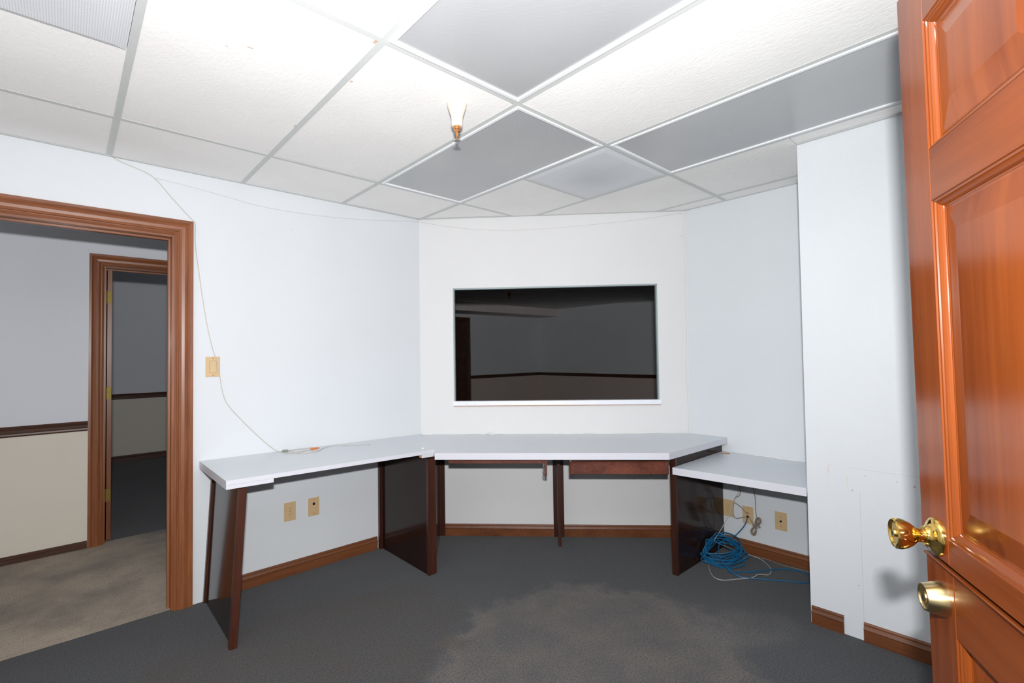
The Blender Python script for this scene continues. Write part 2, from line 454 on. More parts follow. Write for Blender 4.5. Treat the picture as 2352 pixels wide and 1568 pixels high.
for j in range(-1, 2):
    y = j * 2 * G
    for i in range(-2, 6): tee(i * G + .012, (i + 1) * G - .012, y - .012, y + .012, 0)
tee(3 * G + .012, 4 * G - .012, G - .006, G + .006, 0)
# perimeter angle
def angle_trim(a, b, nrm):
    a, b, nrm = Vector(a), Vector(b), Vector(nrm).normalized()
    P = [a, b, b + nrm * .019, a + nrm * .019]
    mb = MB(); mb.prism([(p.x, p.y) for p in P], H - .002, H - .0002)
    mb.build('wall_angle', 'tee_white', ceil)
angle_trim((XN, YL - .0005, 0), (1.82, YL - .0005, 0), (0, -1, 0))
angle_trim(W0 + WN * .001, W1 + WN * .001, WN)
angle_trim((XR - .001, .30, 0), (XR - .001, YP, 0), (-1, 0, 0))
angle_trim((XP - .001, YP, 0), (XP - .001, YF, 0), (-1, 0, 0))

LT = ['grey ceiling light panel with a ribbed lens between plain white tiles',
      'grey ceiling light panel between the sprinkler and the sooty vent',
      'grey ceiling light panel running past the white pier behind the open door']
for (i, j), lab in zip(lights, LT):
    x0, x1, y0, y1 = i * G + .0125, (i + 1) * G - .0125, j * 2 * G + .0125, (j + 1) * 2 * G - .0125
    t = thing('ceiling_light', lab, 'ceiling light', ((x0 + x1) / 2, (y0 + y1) / 2, H - .006), 'unlit troffer lights in the ceiling')
    fw = .017
    for nm, b in (('frame_rail', (x0, x1, y0, y0 + fw)), ('frame_rail', (x0, x1, y1 - fw, y1)), ('frame_rail', (x0, x0 + fw, y0 + fw, y1 - fw)), ('frame_rail', (x1 - fw, x1, y0 + fw, y1 - fw))):
        MB().box(b[0], b[1], b[2], b[3], H - .006, H + .012, .002).build(nm, 'fixture_white', t)
    MB().box(x0 + fw, x1 - fw, y0 + fw, y1 - fw, H + .001, H + .005).build('lens', 'acrylic_lens', t, label='grey prismatic plastic lens')
    MB().box(x0, x1, y0, y1, H + .013, H + .09).build('housing', 'fixture_white', t)

def vent(x0, x1, y0, y1, lab, drop):
    t = thing('ceiling_vent', lab, 'air vent', ((x0 + x1) / 2, (y0 + y1) / 2, H - drop), 'perforated air vents in the ceiling')
    e = .035; z0, z1 = H - .001, H - drop
    o = [(x0, y0), (x1, y0), (x1, y1), (x0, y1)]; n_ = [(x0 + e, y0 + e), (x1 - e, y0 + e), (x1 - e, y1 - e), (x0 + e, y1 - e)]
    mb = MB()
    mb.rings([[Vector((*p, z0)) for p in o], [Vector((*p, z1)) for p in n_]], True, False)
    mb.build('rim', 'perforated_metal', t)
    mb = MB(); mb.box(x0 + e, x1 - e, y0 + e, y1 - e, z1, z1 + .002); mb.build('perforated_face', 'perforated_metal', t)
    mb = MB(); mb.box(x0, x1, y0, y1, H + .002, H + .06); mb.build('plenum_box', 'cavity_dark', t)
vent(3 * G + .014, 4 * G - .014, .014, G - .008, 'pale perforated ceiling vent with a sooty middle near the window wall', .007)
vent(-G + .014, -.013, .014, G, 'white perforated ceiling vent over the corridor doorway side', .013)

# ------------------------------------------------------------------ mouldings
CASE = [(0, 0), (0, .009), (.006, .012), (.011, .010), (.013, .007), (.017, .007), (.019, .014), (.030, .019), (.044, .0205), (.056, .0175), (.060, .0150), (.064, .0175), (.070, .0205), (.084, .0205), (.084, 0)]
BASE = [(0, 0), (0, .013), (.052, .013), (.058, .0155), (.064, .0125), (.072, .0085), (.079, .0085), (.086, .005), (.086, 0)]
RAIL = [(0, 0), (0, .008), (.010, .014), (.020, .012), (.026, .019), (.044, .021), (.050, .014), (.060, .017), (.070, .009), (.070, 0)]
def run(mb, prof, A, B, up, out, ma=0, mb_=0):
    """sweep profile (u along up, v along out) from A to B; ma/mb_: mitre, end shifted by m*u along the run"""
    A, B, up, out = Vector(A), Vector(B), Vector(up), Vector(out); t = (B - A).normalized()
    R = [[A + up * u + out * v - t * (ma * u) for u, v in prof], [B + up * u + out * v + t * (mb_ * u) for u, v in prof]]
    return mb.rings(R, True, True)
def casing(root, x0, x1, ztop, Y, oy, mats=('trim_wood_z', 'trim_wood_x')):
    o = (0, oy, 0)
    run(MB(), CASE, (x1, Y, 0), (x1, Y, ztop), (1, 0, 0), o, 0, 1).build('casing_upright', mats[0], root) if False else None
    mb = MB(); run(mb, CASE, (x1, Y, .001), (x1, Y, ztop), (1, 0, 0), o, 0, 1); mb.build('casing_upright', mats[0], root)
    mb = MB(); run(mb, CASE, (x0, Y, .001), (x0, Y, ztop), (-1, 0, 0), o, 0, 1); mb.build('casing_upright', mats[0], root)
    mb = MB(); run(mb, CASE, (x0, Y, ztop), (x1, Y, ztop), (0, 0, 1), o, 1, 1); mb.build('casing_head', mats[1], root)
def jambs(root, x0, x1, ztop, y0, y1, mats=('trim_wood_z', 'trim_wood_x')):
    th = .018
    MB().box(x1 - th, x1, y0, y1, .001, ztop, .001).build('jamb', mats[0], root)
    MB().box(x0, x0 + th, y0, y1, .001, ztop, .001).build('jamb', mats[0], root)
    MB().box(x0 + th, x1 - th, y0, y1, ztop - th, ztop, .001).build('head_jamb', mats[1], root)
    ym = (y0 + y1) / 2; q = .011
    MB().box(x1 - th - q, x1 - th, ym - .012, ym + .02, .001, ztop - th, .001).build('door_stop', mats[0], root)
    MB().box(x0 + th, x0 + th + q, ym - .012, ym + .02, .001, ztop - th, .001).build('door_stop', mats[0], root)
    MB().box(x0 + th + q, x1 - th - q, ym - .012, ym + .02, ztop - th - q, ztop - th, .001).build('door_stop', mats[1], root)
t = thing('trim_1', 'orange brown moulded wooden casing around the open corridor doorway', 'door casing', (-.125, YL, 0), None, 'structure')
casing(t, DX0 + .006, DX1 - .006, DZ - .006, YL, -1)
jambs(t, DX0, DX1, DZ, YL - .0005, YL + .1155)
t2 = thing('trim_2', 'brown wooden door casing across the corridor', 'door casing', (.45, 3.24, 0), None, 'structure')
EX0, EX1, EZ = .045, .87, 2.05
casing(t2, EX0 + .006, EX1 - .006, EZ - .006, 3.24, -1)
jambs(t2, EX0, EX1, EZ, 3.2395, 3.3605)
t4 = thing('door_4', 'brown door standing open into the dark room on brass hinges', 'door', (.083, 3.70, 0), None, 'structure')
MB().box(.0655, .1005, 3.288, 4.09, .012, 2.022, .0015).build('door_leaf', 'trim_wood_z', t4)
for z in (1.82, 1.10, .345):
    mb = MB(); mb.box(.068, .098, 3.2845, 3.288, z - .045, z + .045, .0005); mb.lathe([(.006, -.048), (.006, .048)], (.066, 3.281, z), (0, 0, 1), 10)
    mb.build('hinge', 'hinge_brass', t4, label='brass hinge')

def baseboard(name, runs, mat, label):
    mb = MB()
    for A, B, out in runs: run(mb, BASE, A, B, (0, 0, 1), out)
    return struct(mb, name, mat, label, 'baseboard')
baseboard('baseboard_left', [((.47, YL, 0), (1.46, YL, 0), (0, -1, 0))], 'base_wood_x', 'brown wooden baseboard under the long side desk')
baseboard('baseboard_back', [(wp(.181, 0, 0), wp(.9875, 0, 0), WN)], 'base_wood_x', 'brown baseboard under the open bracket side of the corner desk')
baseboard('baseboard_window', [(wp(1.0665, 0, 0), wp(1.93, 0, 0), WN)], 'base_wood_x', 'brown baseboard behind the drawer side of the corner desk')
baseboard('baseboard_right', [((XR, YP + .002, 0), (XR, .066, 0), (-1, 0, 0))], 'base_wood_y', 'brown baseboard behind the blue cable')
baseboard('baseboard_pier', [((XP, YP - .005, 0), (XP, -.772, 0), (-1, 0, 0))], 'base_wood_y', 'short cut piece of brown baseboard at the pier corner')
baseboard('baseboard_front', [((XP, -.851, 0), (XP, YF, 0), (-1, 0, 0))], 'base_wood_y', 'brown baseboard on the pier behind the open wooden door')

# ------------------------------------------------------------------ window opening
t = thing('window_1', 'wide unglazed opening with thin metal edges and a white sill', 'window', tuple(wp((OS0 + OS1) / 2, OZ0, 0)), None, 'structure')
k = .009
MB().box(OS0 - .002, OS0 + k, OZ0, OZ1, -.032, .003, .001, MW).build('frame_side', 'window_metal', t)
MB().box(OS1 - k, OS1 + .002, OZ0, OZ1, -.032, .003, .001, MW).build('frame_side', 'window_metal', t)
MB().box(OS0 - .002, OS1 + .002, OZ1 - k, OZ1 + .003, -.032, .003, .001, MW).build('frame_head', 'window_metal', t)
MB().box(OS0 - .008, OS1 + .014, OZ0 - .030, OZ0 + .004, -.034, .016, .002, MW).build('sill', 'sill_white', t)
MB().box(OS0 - .004, OS1 + .010, OZ0 - .034, OZ0 - .030, .001, .013, .0005, MW).build('sill_underlay', 'raw_wood', t)

# ------------------------------------------------------------------ corridor and the room across it
struct(MB().box(-3.0, 1.86, 1.861, 3.24, 2.42, 2.47), 'ceiling_corridor', 'office_ceiling', 'ceiling of the corridor beyond the doorway', 'ceiling')
YC = 3.24
def two_tone(name, boxes, up, lo, label, zr=.875):
    mb = MB()
    for b in boxes: mb.box(*b)
    o = mb.build(name, (up, lo), None)
    bm = bmesh.new(); bm.from_mesh(o.data)
    zz = zr - o.location.z
    bmesh.ops.bisect_plane(bm, geom=bm.verts[:] + bm.edges[:] + bm.faces[:], plane_co=(0, 0, zz), plane_no=(0, 0, 1))
    for f in bm.faces: f.material_index = 1 if f.calc_center_median().z < zz else 0
    bm.to_mesh(o.data); bm.free()
    return tag(o, label, 'wall', None, 'structure')
two_tone('wall_corridor', [(-3.0, EX0, YC, YC + .12, 0, 2.42), (EX1, 1.86, YC, YC + .12, 0, 2.42), (EX0, EX1, YC, YC + .12, EZ, 2.42)], 'corridor_paper_blue', 'corridor_paper_beige', 'corridor wall papered blue grey above and beige below the rail')
struct(MB().box(-3.1, -3.0, 1.861, 3.36, 0, 2.42), 'wall_corridor_end', 'corridor_paper_blue', 'end wall of the corridor', 'wall')
struct(MB().box(1.86, 1.895, 1.875, 6.9, 0, 2.42), 'wall_partition', 'office_paper_grey', 'partition between corridor and office', 'wall')
mb = MB(); run(mb, RAIL, (-3.0, YC, .840), (EX0 - .079, YC, .840), (0, 0, 1), (0, -1, 0)); struct(mb, 'trim_3', 'rail_wood_x', 'dark brown chair rail on the corridor wall', 'chair rail')
mb = MB(); run(mb, [(u * .62, v) for u, v in BASE], (-3.0, YC, 0), (EX0 - .079, YC, 0), (0, 0, 1), (0, -1, 0)); struct(mb, 'baseboard_corridor', 'rail_wood_x', 'dark low baseboard on the corridor wall', 'baseboard')
YD = 6.8
two_tone('wall_dark_room', [(-.6, 1.86, YD, YD + .1, 0, 2.62)], 'corridor_paper_blue', 'corridor_paper_beige', 'far wall of the dark room seen through both doorways', .86)
struct(MB().box(-.7, -.6, 3.36, YD + .1, 0, 2.62), 'wall_dark_room_side', 'corridor_paper_blue', 'side wall of the dark room', 'wall')
struct(MB().box(-.7, 1.86, 3.36, YD + .1, 2.62, 2.66), 'ceiling_dark_room', 'office_ceiling', 'ceiling of the dark room across the corridor', 'ceiling')
mb = MB(); run(mb, RAIL, (-.6, YD, .828), (1.86, YD, .828), (0, 0, 1), (0, -1, 0)); struct(mb, 'trim_4', 'rail_wood_x', 'dark chair rail on the far wall of the dark room', 'chair rail')
mb = MB(); run(mb, BASE, (-.6, YD, 0), (1.86, YD, 0), (0, 0, 1), (0, -1, 0)); struct(mb, 'baseboard_dark_room', 'rail_wood_x', 'dark baseboard on the far wall of the dark room', 'baseboard')

# ------------------------------------------------------------------ unlit office behind the opening
XO = 8.3
two_tone('wall_office_left', [(1.9, 5.40, YD, YD + .1, 0, H), (6.12, XO, YD, YD + .1, 0, H), (5.40, 6.12, YD, YD + .1, 2.06, H)], 'office_paper_grey', 'office_paper_beige', 'left wall of the unlit office with a dark door', .86)
two_tone('wall_office_right', [(XO, XO + .1, -1.6, YD + .1, 0, H)], 'office_paper_grey', 'office_paper_beige', 'right wall of the unlit office', .86)
struct(MB().box(3.3, XO, -1.7, -1.6, 0, H), 'wall_office_end', 'office_paper_grey', 'end wall of the unlit office', 'wall')
struct(MB().prism([(1.90, 1.80), (3.31, .33), (3.31, -1.6), (8.4, -1.6), (8.4, 6.9), (1.90, 6.9)], H, H + .04), 'ceiling_office', 'office_ceiling', 'dim ceiling of the unlit office', 'ceiling')
mb = MB(); run(mb, RAIL, (6.20, YD, .835), (XO, YD, .835), (0, 0, 1), (0, -1, 0)); run(mb, RAIL, (XO, YD, .835), (XO, -1.6, .835), (0, 0, 1), (-1, 0, 0))
struct(mb, 'trim_5', 'rail_wood_x', 'dark chair rail running round the unlit office', 'chair rail')
struct(MB().box(5.0, XO - .001, 6.15, YD - .001, 2.215, H - .001, .004), 'trim_6', 'office_soffit', 'boxed soffit under the ceiling of the unlit office', 'soffit')
t = thing('door_3', 'dark brown door with frame in the unlit office', 'door', (5.76, YD, 0), None, 'structure')
MB().box(5.401, 6.119, YD - .006, YD + .034, .01, 2.058, .003).build('door_leaf', 'rail_wood_y', t)
for x in (5.40, 6.12):
    s_ = -1 if x < 5.7 else 1
    mb = MB(); run(mb, CASE, (x, YD, 0), (x, YD, 2.06), (s_, 0, 0), (0, -1, 0), 0, 1); mb.build('casing_upright', 'rail_wood_y', t)
mb = MB(); run(mb, CASE, (5.40, YD, 2.06), (6.12, YD, 2.06), (0, 0, 1), (0, -1, 0), 1, 1); mb.build('casing_head', 'rail_wood_x', t)
mb = MB(); mb.lathe([(.04, 0), (.03, -.03), (.02, -.06), (.012, -.06), (.012, -.11), (.02, -.112), (.02, -.116)], (5.36, 4.60, H - .0005), (0, 0, 1), 14)
tag(mb.build('fire_sprinkler', 'sprinkler_copper', None, True), 'dark sprinkler head on the ceiling of the unlit office', 'sprinkler')

# ------------------------------------------------------------------ dutch door
th = math.radians(27.8); DD = Vector((math.cos(th), math.sin(th), 0)); ND = Vector((-DD.y, DD.x, 0))
TIP = Vector((1.06, -1.263, 0)); DW = .895; DT = .044
def door_root(name, label, cat, extra):
    o = bpy.data.objects.new(name, None); COL.objects.link(o); tag(o, label, cat, None, 'structure')
    a = math.radians(.55)
    Mx = Matrix(((-DD.x, -ND.x, 0), (-DD.y, -ND.y, 0), (0, 0, 1))).to_4x4()
    piv = Vector((0, 0, 2.035))
    o.matrix_world = Matrix.Translation(TIP) @ Mx @ Matrix.Translation(piv) @ Matrix.Rotation(a, 4, 'X') @ Matrix.Rotation(0, 4, 'Z') @ Matrix.Translation(-piv) @ Matrix.Translation(Vector((0, extra, 0)))
    LOCAL.add(o.name); return o
STICK = [(0, 0), (.0005, .0022), (.0045, .0026), (.0052, .0050), (.0080, .0058), (.0115, .0085), (.0135, .0112), (.0140, .0130), (.0165, .0132), (.0180, .0142)]
def leaf(root, z0, z1, zbars, cols=((.100, .400), (.495, .795))):
    """zbars: panel openings (zlo, zhi)"""
    stiles = [(0, cols[0][0]), (cols[0][1], cols[1][0]), (cols[1][1], DW)]
    for i, (a, b) in enumerate(stiles):
        if i == 1:
            for zl, zh in zbars: MB().box(a, b, 0, DT, zl, zh, .0006).build('mullion', 'door_wood_z', root)
        else: MB().box(a, b, 0, DT, z0, z1, .0015).build('stile', 'door_wood_z', root)
    zs = [z0] + [v for zz in zbars for v in zz] + [z1]
    for k in range(0, len(zs), 2):
        MB().box(cols[0][0], cols[1][1], .0003, DT, zs[k], zs[k + 1], .0008).build('rail', 'door_wood_x', root)
    for zl, zh in zbars:
        for a, b in cols:
            for (P, Q, up, mat) in (((a, 0, zl), (a, 0, zh), (1, 0, 0), 'door_wood_z'), ((b, 0, zl), (b, 0, zh), (-1, 0, 0), 'door_wood_z'),
                                    ((a, 0, zl), (b, 0, zl), (0, 0, 1), 'door_wood_x'), ((a, 0, zh), (b, 0, zh), (0, 0, -1), 'door_wood_x')):
                mb = MB(); prof = STICK + [(.018, .03), (0, .03)]
                run(mb, prof, P, Q, up, (0, 1, 0), -1, -1); mb.build('moulding', mat, root)
            e = .018; f = .045; d0, d1 = .0135, .006
            o4 = lambda i, y: [Vector((a + i, y, zl + i)), Vector((b - i, y, zl + i)), Vector((b - i, y, zh - i)), Vector((a + i, y, zh - i))]
            mb = MB(); mb.rings([o4(e, .030), o4(e, d0), o4(e + .004, d0), o4(e + f, d1), o4(e + f + .001, d1)], True, True)
            mb.build('raised_panel', 'door_wood_z', root)
d1 = door_root('door_1', 'glossy mahogany upper half of the open split door with brass knob', 'door', 0)
leaf(d1, .966, 2.035, [(1.012, 1.606), (1.698, 1.932)])
d2 = door_root('door_2', 'mahogany lower half of the open split door with brass deadbolt', 'door', .005)
leaf(d2, .015, .952, [(.22, .844)])
MB().box(0, DW, -.004, DT + .002, .9525, .957, .001).build('top_ledge', 'door_wood_x', d2)
kn = Vector((.060, 0, 1.003)); ax = (0, -1, 0)
r_ = MB().lathe([(.0335, 0), (.0335, .003), (.032, .006), (.026, .010), (.020, .013), (.0165, .018), (.0165, .021)], kn, ax, 36).build('knob_rosette', 'brass', d1, True)
k_ = MB().lathe([(.0125, .018), (.0115, .026), (.0125, .031), (.0165, .035), (.0215, .041), (.0255, .049), (.0275, .057), (.0270, .064), (.0245, .0665), (.0215, .0660), (.0195, .0635), (.0075, .0635), (.0065, .0665), (.001, .0668)], kn, ax, 40).build('door_knob', 'brass', d1, True)
MB().box(kn.x - .0012, kn.x + .0012, -.0675, -.0665, kn.z - .004, kn.z + .004).build('key_slot', 'black_plastic', k_)
db = Vector((.062, 0, .893))
c_ = MB().lathe([(.0300, 0), (.0300, .004), (.0235, .029), (.0225, .031), (.0200, .031), (.0185, .0285), (.0095, .0285), (.009, .0305), (.001, .0308)], db, ax, 40).build('deadbolt_collar', 'satin_brass', d2, True)
MB().box(db.x - .001, db.x + .001, -.0312, -.0304, db.z - .004, db.z + .004).build('key_slot', 'black_plastic', c_)

# ------------------------------------------------------------------ desks
def ztop(x, y=0): return .778 - (x - .40) * .0165        # the side worktop slopes a little towards the corner
dl = thing('desk', 'white side desk along the switch wall with its front edge broken away', 'desk', (.95, 1.44, 0), 'built-in white topped desks')
mit = lambda y: 1.825 + (y - 1.746) * (1.825 - 1.515) / (1.746 - 1.071) - .004
FY = 1.130
MB().prism([(.395, FY + .002), (mit(FY), FY + .002), (mit(YL - .002), YL - .002), (.395, YL - .002)], lambda x, y: ztop(x) - .021, lambda x, y: ztop(x), .0006).build('worktop', 'laminate_white', dl)
MB().prism([(.395, FY), (mit(FY), FY), (mit(FY), FY + .0018), (.395, FY + .0018)], lambda x, y: ztop(x) - .0205, lambda x, y: ztop(x) - .0008).build('edge_band', 'laminate_edge', dl)
for a, b in ((.395, .602), (1.448, mit(FY))):
    MB().prism([(a, FY), (b, FY), (b, FY + .020), (a, FY + .020)], lambda x, y: ztop(x) - .0405, lambda x, y: ztop(x) - .0212, .0005).build('edge_build_up', 'laminate_edge', dl)
MB().prism([(1.438, FY + .006), (1.447, FY + .006), (1.447, FY + .020), (1.438, FY + .020)], lambda x, y: ztop(x) - .037, lambda x, y: ztop(x) - .0212, .0005).build('broken_edge_stub', 'raw_wood', dl)
MB().prism([(.395, FY + .021), (.413, FY + .021), (.413, YL - .003), (.395, YL - .003)], lambda x, y: ztop(x) - .0405, lambda x, y: ztop(x) - .0212).build('edge_build_up', 'laminate_edge', dl)
def lean_box(x0, x1, y0, y1, z1, lean, bev=.001):
    return MB().quad_box([Vector(p) for p in ((x0, y0, 0), (x1, y0, 0), (x1, y1, 0), (x0, y1, 0), (x0 + lean, y0, z1), (x1 + lean, y0, z1), (x1 + lean, y1, z1), (x0 + lean, y1, z1))], bev)
LE = .042
lean_box(.424, .440, FY + .030, YL - .030, .745, LE).build('end_panel', 'desk_laminate_dark', dl, label='glossy dark brown end panel')
lean_box(.408, .441, FY - .002, FY + .029, .731, LE).build('post', 'desk_post_wood', dl)
lean_box(.412, .441, YL - .029, YL - .003, .733, LE).build('post', 'desk_post_wood', dl)

ct = .752
dc = thing('desk', 'white corner desk under the window opening with a drawer', 'desk', tuple(wp(1.0, 0, .36)), 'built-in white topped desks')
P0 = wp(0, 0, .001); F0 = wp(.262, 0, .703); F1 = wp(1.660, 0, .708)
top = [(P0.x + .003, P0.y), (F0.x + .003, F0.y), (F1.x, F1.y), (XR - .002, .036), (XR - .002, .300)]
MB().prism(top, ct - .021, ct, .0006).build('worktop', 'laminate_white', dc)
def band(mb, A, B, z0, z1, thk=.0018, inset=0):
    A, B = Vector((A[0], A[1], 0)), Vector((B[0], B[1], 0)); t = (B - A).normalized(); n = Vector((t.y, -t.x, 0))
    q = [A + n * .0 , B + n * .0, B - n * thk, A - n * thk]
    q = [p - n * inset for p in q]
    return mb.prism([(p.x, p.y) for p in q], z0, z1)
def off_edge(A, B, o):
    A, B = Vector((A[0], A[1], 0)), Vector((B[0], B[1], 0)); t = (B - A).normalized(); n = Vector((t.y, -t.x, 0)); return (A + n * o)[:2], (B + n * o)[:2]
for A, B in ((top[1], top[2]), (top[2], top[3])):
    a, b = off_edge(A, B, .0019)
    band(MB(), a, b, ct - .040, ct - .0006).build('edge_band', 'laminate_edge', dc)
    a, b = off_edge(A, B, -.0003)
    t_ = (Vector(b) - Vector(a)).normalized() * .02
    band(MB(), (a[0] + t_.x, a[1] + t_.y), b, ct - .0395, ct - .0215, .018).build('edge_build_up', 'raw_wood', dc)
# brown joint where the two tops meet
jA, jB = Vector((P0.x, P0.y, 0)), Vector((F0.x, F0.y, 0)); jt = (jB - jA)
MB().quad_box([Vector((p.x + dx, p.y, z)) for z in (ct - .010, ct - .0005) for p, dx in ((jA + jt * .05, -.0035), (jA + jt * .80, -.0005), (jA + jt * .80, .0035), (jA + jt * .05, .0035))]).build('joint_strip', 'raw_wood', dc)
# left support: post, panel to the side wall, panel to the window wall
MB().box(1.485, 1.542, 1.124, 1.150, .001, ct - .042, .0015).build('post', 'desk_post_wood', dc)
MB().box(1.489, 1.507, 1.151, YL - .030, .001, ct - .024, .001).build('end_panel', 'desk_laminate_dark', dc, label='glossy dark brown end panel')
MB().box(1.468, 1.507, YL - .029, YL - .003, .001, ct - .024, .001).build('post', 'desk_post_wood', dc)
a, b = Vector((1.530, 1.152, 0)), wp(.135, 0, .021); tt = (b - a).normalized(); nn = Vector((tt.y, -tt.x, 0)) * .009
MB().prism([(p.x, p.y) for p in (a + nn, b + nn, b - nn, a - nn)], .001, ct - .024).build('end_panel', 'desk_laminate_dark', dc)
MB().box(.130, .180, .001, ct - .024, .001, .020, .001, MW).build('wall_cleat', 'desk_post_wood', dc)
# middle support
MB().box(.988, 1.066, .001, ct - .024, .001, .021, .001, MW).build('wall_cleat', 'desk_post_wood', dc)
MB().box(1.016, 1.037, .001, ct - .045, .022, .200, .001, MW).build('fin', 'desk_post_wood', dc)
MB().box(1.010, 1.044, ct - .075, ct - .024, .022, .30, .001, MW).build('bracket', 'desk_post_wood', dc)
# right support
MB().box(2.578, 3.196, .0725, .1055, .001, ct - .024, .001).build('end_panel', 'desk_laminate_dark', dc, label='glossy dark brown end panel')
MB().box(2.555, 2.577, .0705, .1075, .001, ct - .042, .0015).build('post', 'desk_post_wood', dc)
# drawer
mb = MB(); s0, s1, z0, z1, o = 1.078, 1.672, .612, .690, .655
mb.rings([[wp(a, z, y) for a, z in ((s0 + i, z0 + i * .4), (s1 - i, z0 + i * .4), (s1 - i, z1 - i), (s0 + i, z1 - i))] for i, y in ((0, o - .018), (0, o - .008), (.004, o - .004), (.011, o), (.0115, o))], True, True)
dr = mb.build('drawer', 'drawer_wood', dc, label='scuffed reddish brown drawer front')
MB().box(s0 + .015, s1 - .015, z0 + .006, z0 + .018, o - .40, o - .0185, .0005, MW).build('tray', 'drawer_wood', dr)
for s in (s0 + .006, s1 - .016): MB().box(s, s + .010, z1 - .03, z1 + .001, o - .40, o - .0185, .0005, MW).build('slide', 'steel', dr)
MB().box(s0 - .012, s1 + .006, ct - .062, ct - .0415, o - .42, o - .022, .0005, MW).build('drawer_rail', 'desk_post_wood', dc)
# left-hand drawer is missing: only its board and bracket hang there
MB().box(.340, .935, .680, .700, .32, .66, .001, MW).build('drawer_board', 'drawer_wood', dc)
hb = MB().box(.930, .944, .606, .712, .56, .66, .001, MW).build('drawer_bracket', 'drawer_wood', dc)
mb = MB(); mb.tube([wp(.927, .68, .662), wp(.922, .66, .664), wp(.927, .645, .664), wp(.921, .625, .664), wp(.926, .61, .662)], .004, 6, 5); mb.build('metal_catch', 'steel', hb, True)
# caulk and crumbs along the wall joint
for (a, b, r) in ((.02, .09, .004), (.30, .62, .0022), (1.0, 1.22, .003), (1.30, 1.9, .002)):
    n = 8; mb = MB(); mb.tube([wp(a + (b - a) * i / n, ct + .001 + random.uniform(0, .003), .004 + random.uniform(0, .003)) for i in range(n + 1)], r, 5, 3); mb.build('caulk_bead', 'caulk_white', dc, True)

lt = .655
dw = thing('desk', 'low white desk in the recess over the blue cable', 'desk', (2.87, -.28, 0), 'built-in white topped desks')
lp = [(2.520, .0695), (2.574, YP + .004), (XR - .002, YP + .004), (XR - .002, .0695)]
# worktop with a grommet hole: frame of quads around a ring
gc = Vector((3.135, .020)); gr = .028; n = 24
mb = MB(); bm = mb.bm
def ringv(z, r): return [bm.verts.new((gc.x + r * math.cos(2 * math.pi * i / n), gc.y + r * math.sin(2 * math.pi * i / n), z)) for i in range(n)]
rt, rb = ringv(lt, gr), ringv(lt - .021, gr)
sq = .040
cs = [(gc.x - sq, gc.y - sq), (gc.x + sq, gc.y - sq), (gc.x + sq, gc.y + sq), (gc.x - sq, gc.y + sq)]
for z, ring in ((lt, rt), (lt - .021, rb)):
    cv = [bm.verts.new((x, y, z)) for x, y in cs]
    for i in range(n):
        a0 = (2 * math.pi * (i + .5) / n); q = int(((a0 + math.pi * .75) % (2 * math.pi)) // (math.pi / 2))   # side index
        pass
    seq = {0: 0, 1: 1, 2: 2, 3: 3}
    def corner_of(i):
        a = (2 * math.pi * i / n + math.pi) % (2 * math.pi)
        return int(a // (math.pi / 2)) % 4
    for i in range(n):
        j = (i + 1) % n; c0, c1 = corner_of(i + .5), None
        bm.faces.new((cv[c0], ring[j], ring[i]))
    for i in range(0, n, n // 4):
        ca, cb = corner_of(i - .5), corner_of(i + .5)
        bm.faces.new((cv[ca], cv[cb], ring[i]))
    ov = [bm.verts.new((x, y, z)) for x, y in (lp[1], lp[2], lp[3], lp[0])]
    for i in range(4): bm.faces.new((ov[i], ov[(i + 1) % 4], cv[(i + 1) % 4], cv[i]))
    if z == lt: tv = ov
    else: bv = ov
for i in range(4): bm.faces.new((tv[i], tv[(i + 1) % 4], bv[(i + 1) % 4], bv[i]))
for i in range(n): bm.faces.new((rt[i], rt[(i + 1) % n], rb[(i + 1) % n], rb[i]))
mb.build('worktop', 'laminate_white', dw)
mb = MB(); mb.rings([[Vector((gc.x + r * math.cos(2 * math.pi * i / n), gc.y + r * math.sin(2 * math.pi * i / n), z)) for i in range(n)] for r, z in ((gr - .0003, lt - .0205), (gr - .0003, lt - .0008), (gr - .003, lt - .0008), (gr - .003, lt - .0205))], True, False)
mb.build('grommet_lining', 'raw_wood', dw)
a, b = off_edge(lp[1], lp[0], 0); 
MB().prism([(lp[0][0] - .002, lp[0][1]), (lp[1][0] - .002, lp[1][1]), lp[1], lp[0]], lt - .041, lt - .0006).build('edge_band', 'laminate_edge', dw)
MB().prism([(lp[0][0] + .0005, lp[0][1]), (lp[1][0] + .0005, lp[1][1]), (lp[1][0] + .02, lp[1][1]), (lp[0][0] + .02, lp[0][1])], lt - .0405, lt - .0215).build('edge_build_up', 'raw_wood', dw)
MB().box(XR - .030, XR - .003, YP + .006, .068, lt - .060, lt - .022, .001).build('wall_cleat', 'desk_post_wood', dw)
MB().box(2.62, XR - .032, YP + .0045, YP + .024, lt - .060, lt - .022, .001).build('wall_cleat', 'desk_post_wood', dw)
for (a, b, r) in ((-.40, -.15, .0025), (-.62, -.48, .002)):
    mb = MB(); mb.tube([(XR - .004 - random.uniform(0, .003), a + (b - a) * i / 8, lt + .001 + random.uniform(0, .003)) for i in range(9)], r, 5, 3); mb.build('caulk_bead', 'caulk_white', dw, True)

# small scraps left on the desks
tag(MB().box(.489, .549, ct + .0005, ct + .0035, .006, .022, 0, MW @ Matrix.Translation((.519, ct + .002, .01)) @ Matrix.Rotation(.36, 4, 'Z') @ Matrix.Translation((-.519, -ct + .010, -.01))).build('paper_strip', 'caulk_white'), 'thin white strip propped against the wall on the corner desk', 'scrap')
mb = MB(); mb.lathe([(.009, 0), (.009, .002), (.006, .005), (.001, .006)], (1.507, 1.215, ztop(1.507) + .0003), (0, 0, 1), 12)
tag(mb.build('adhesive_bumper', 'caulk_white', None, True), 'small round white bumper on the side desk near the joint', 'bumper')

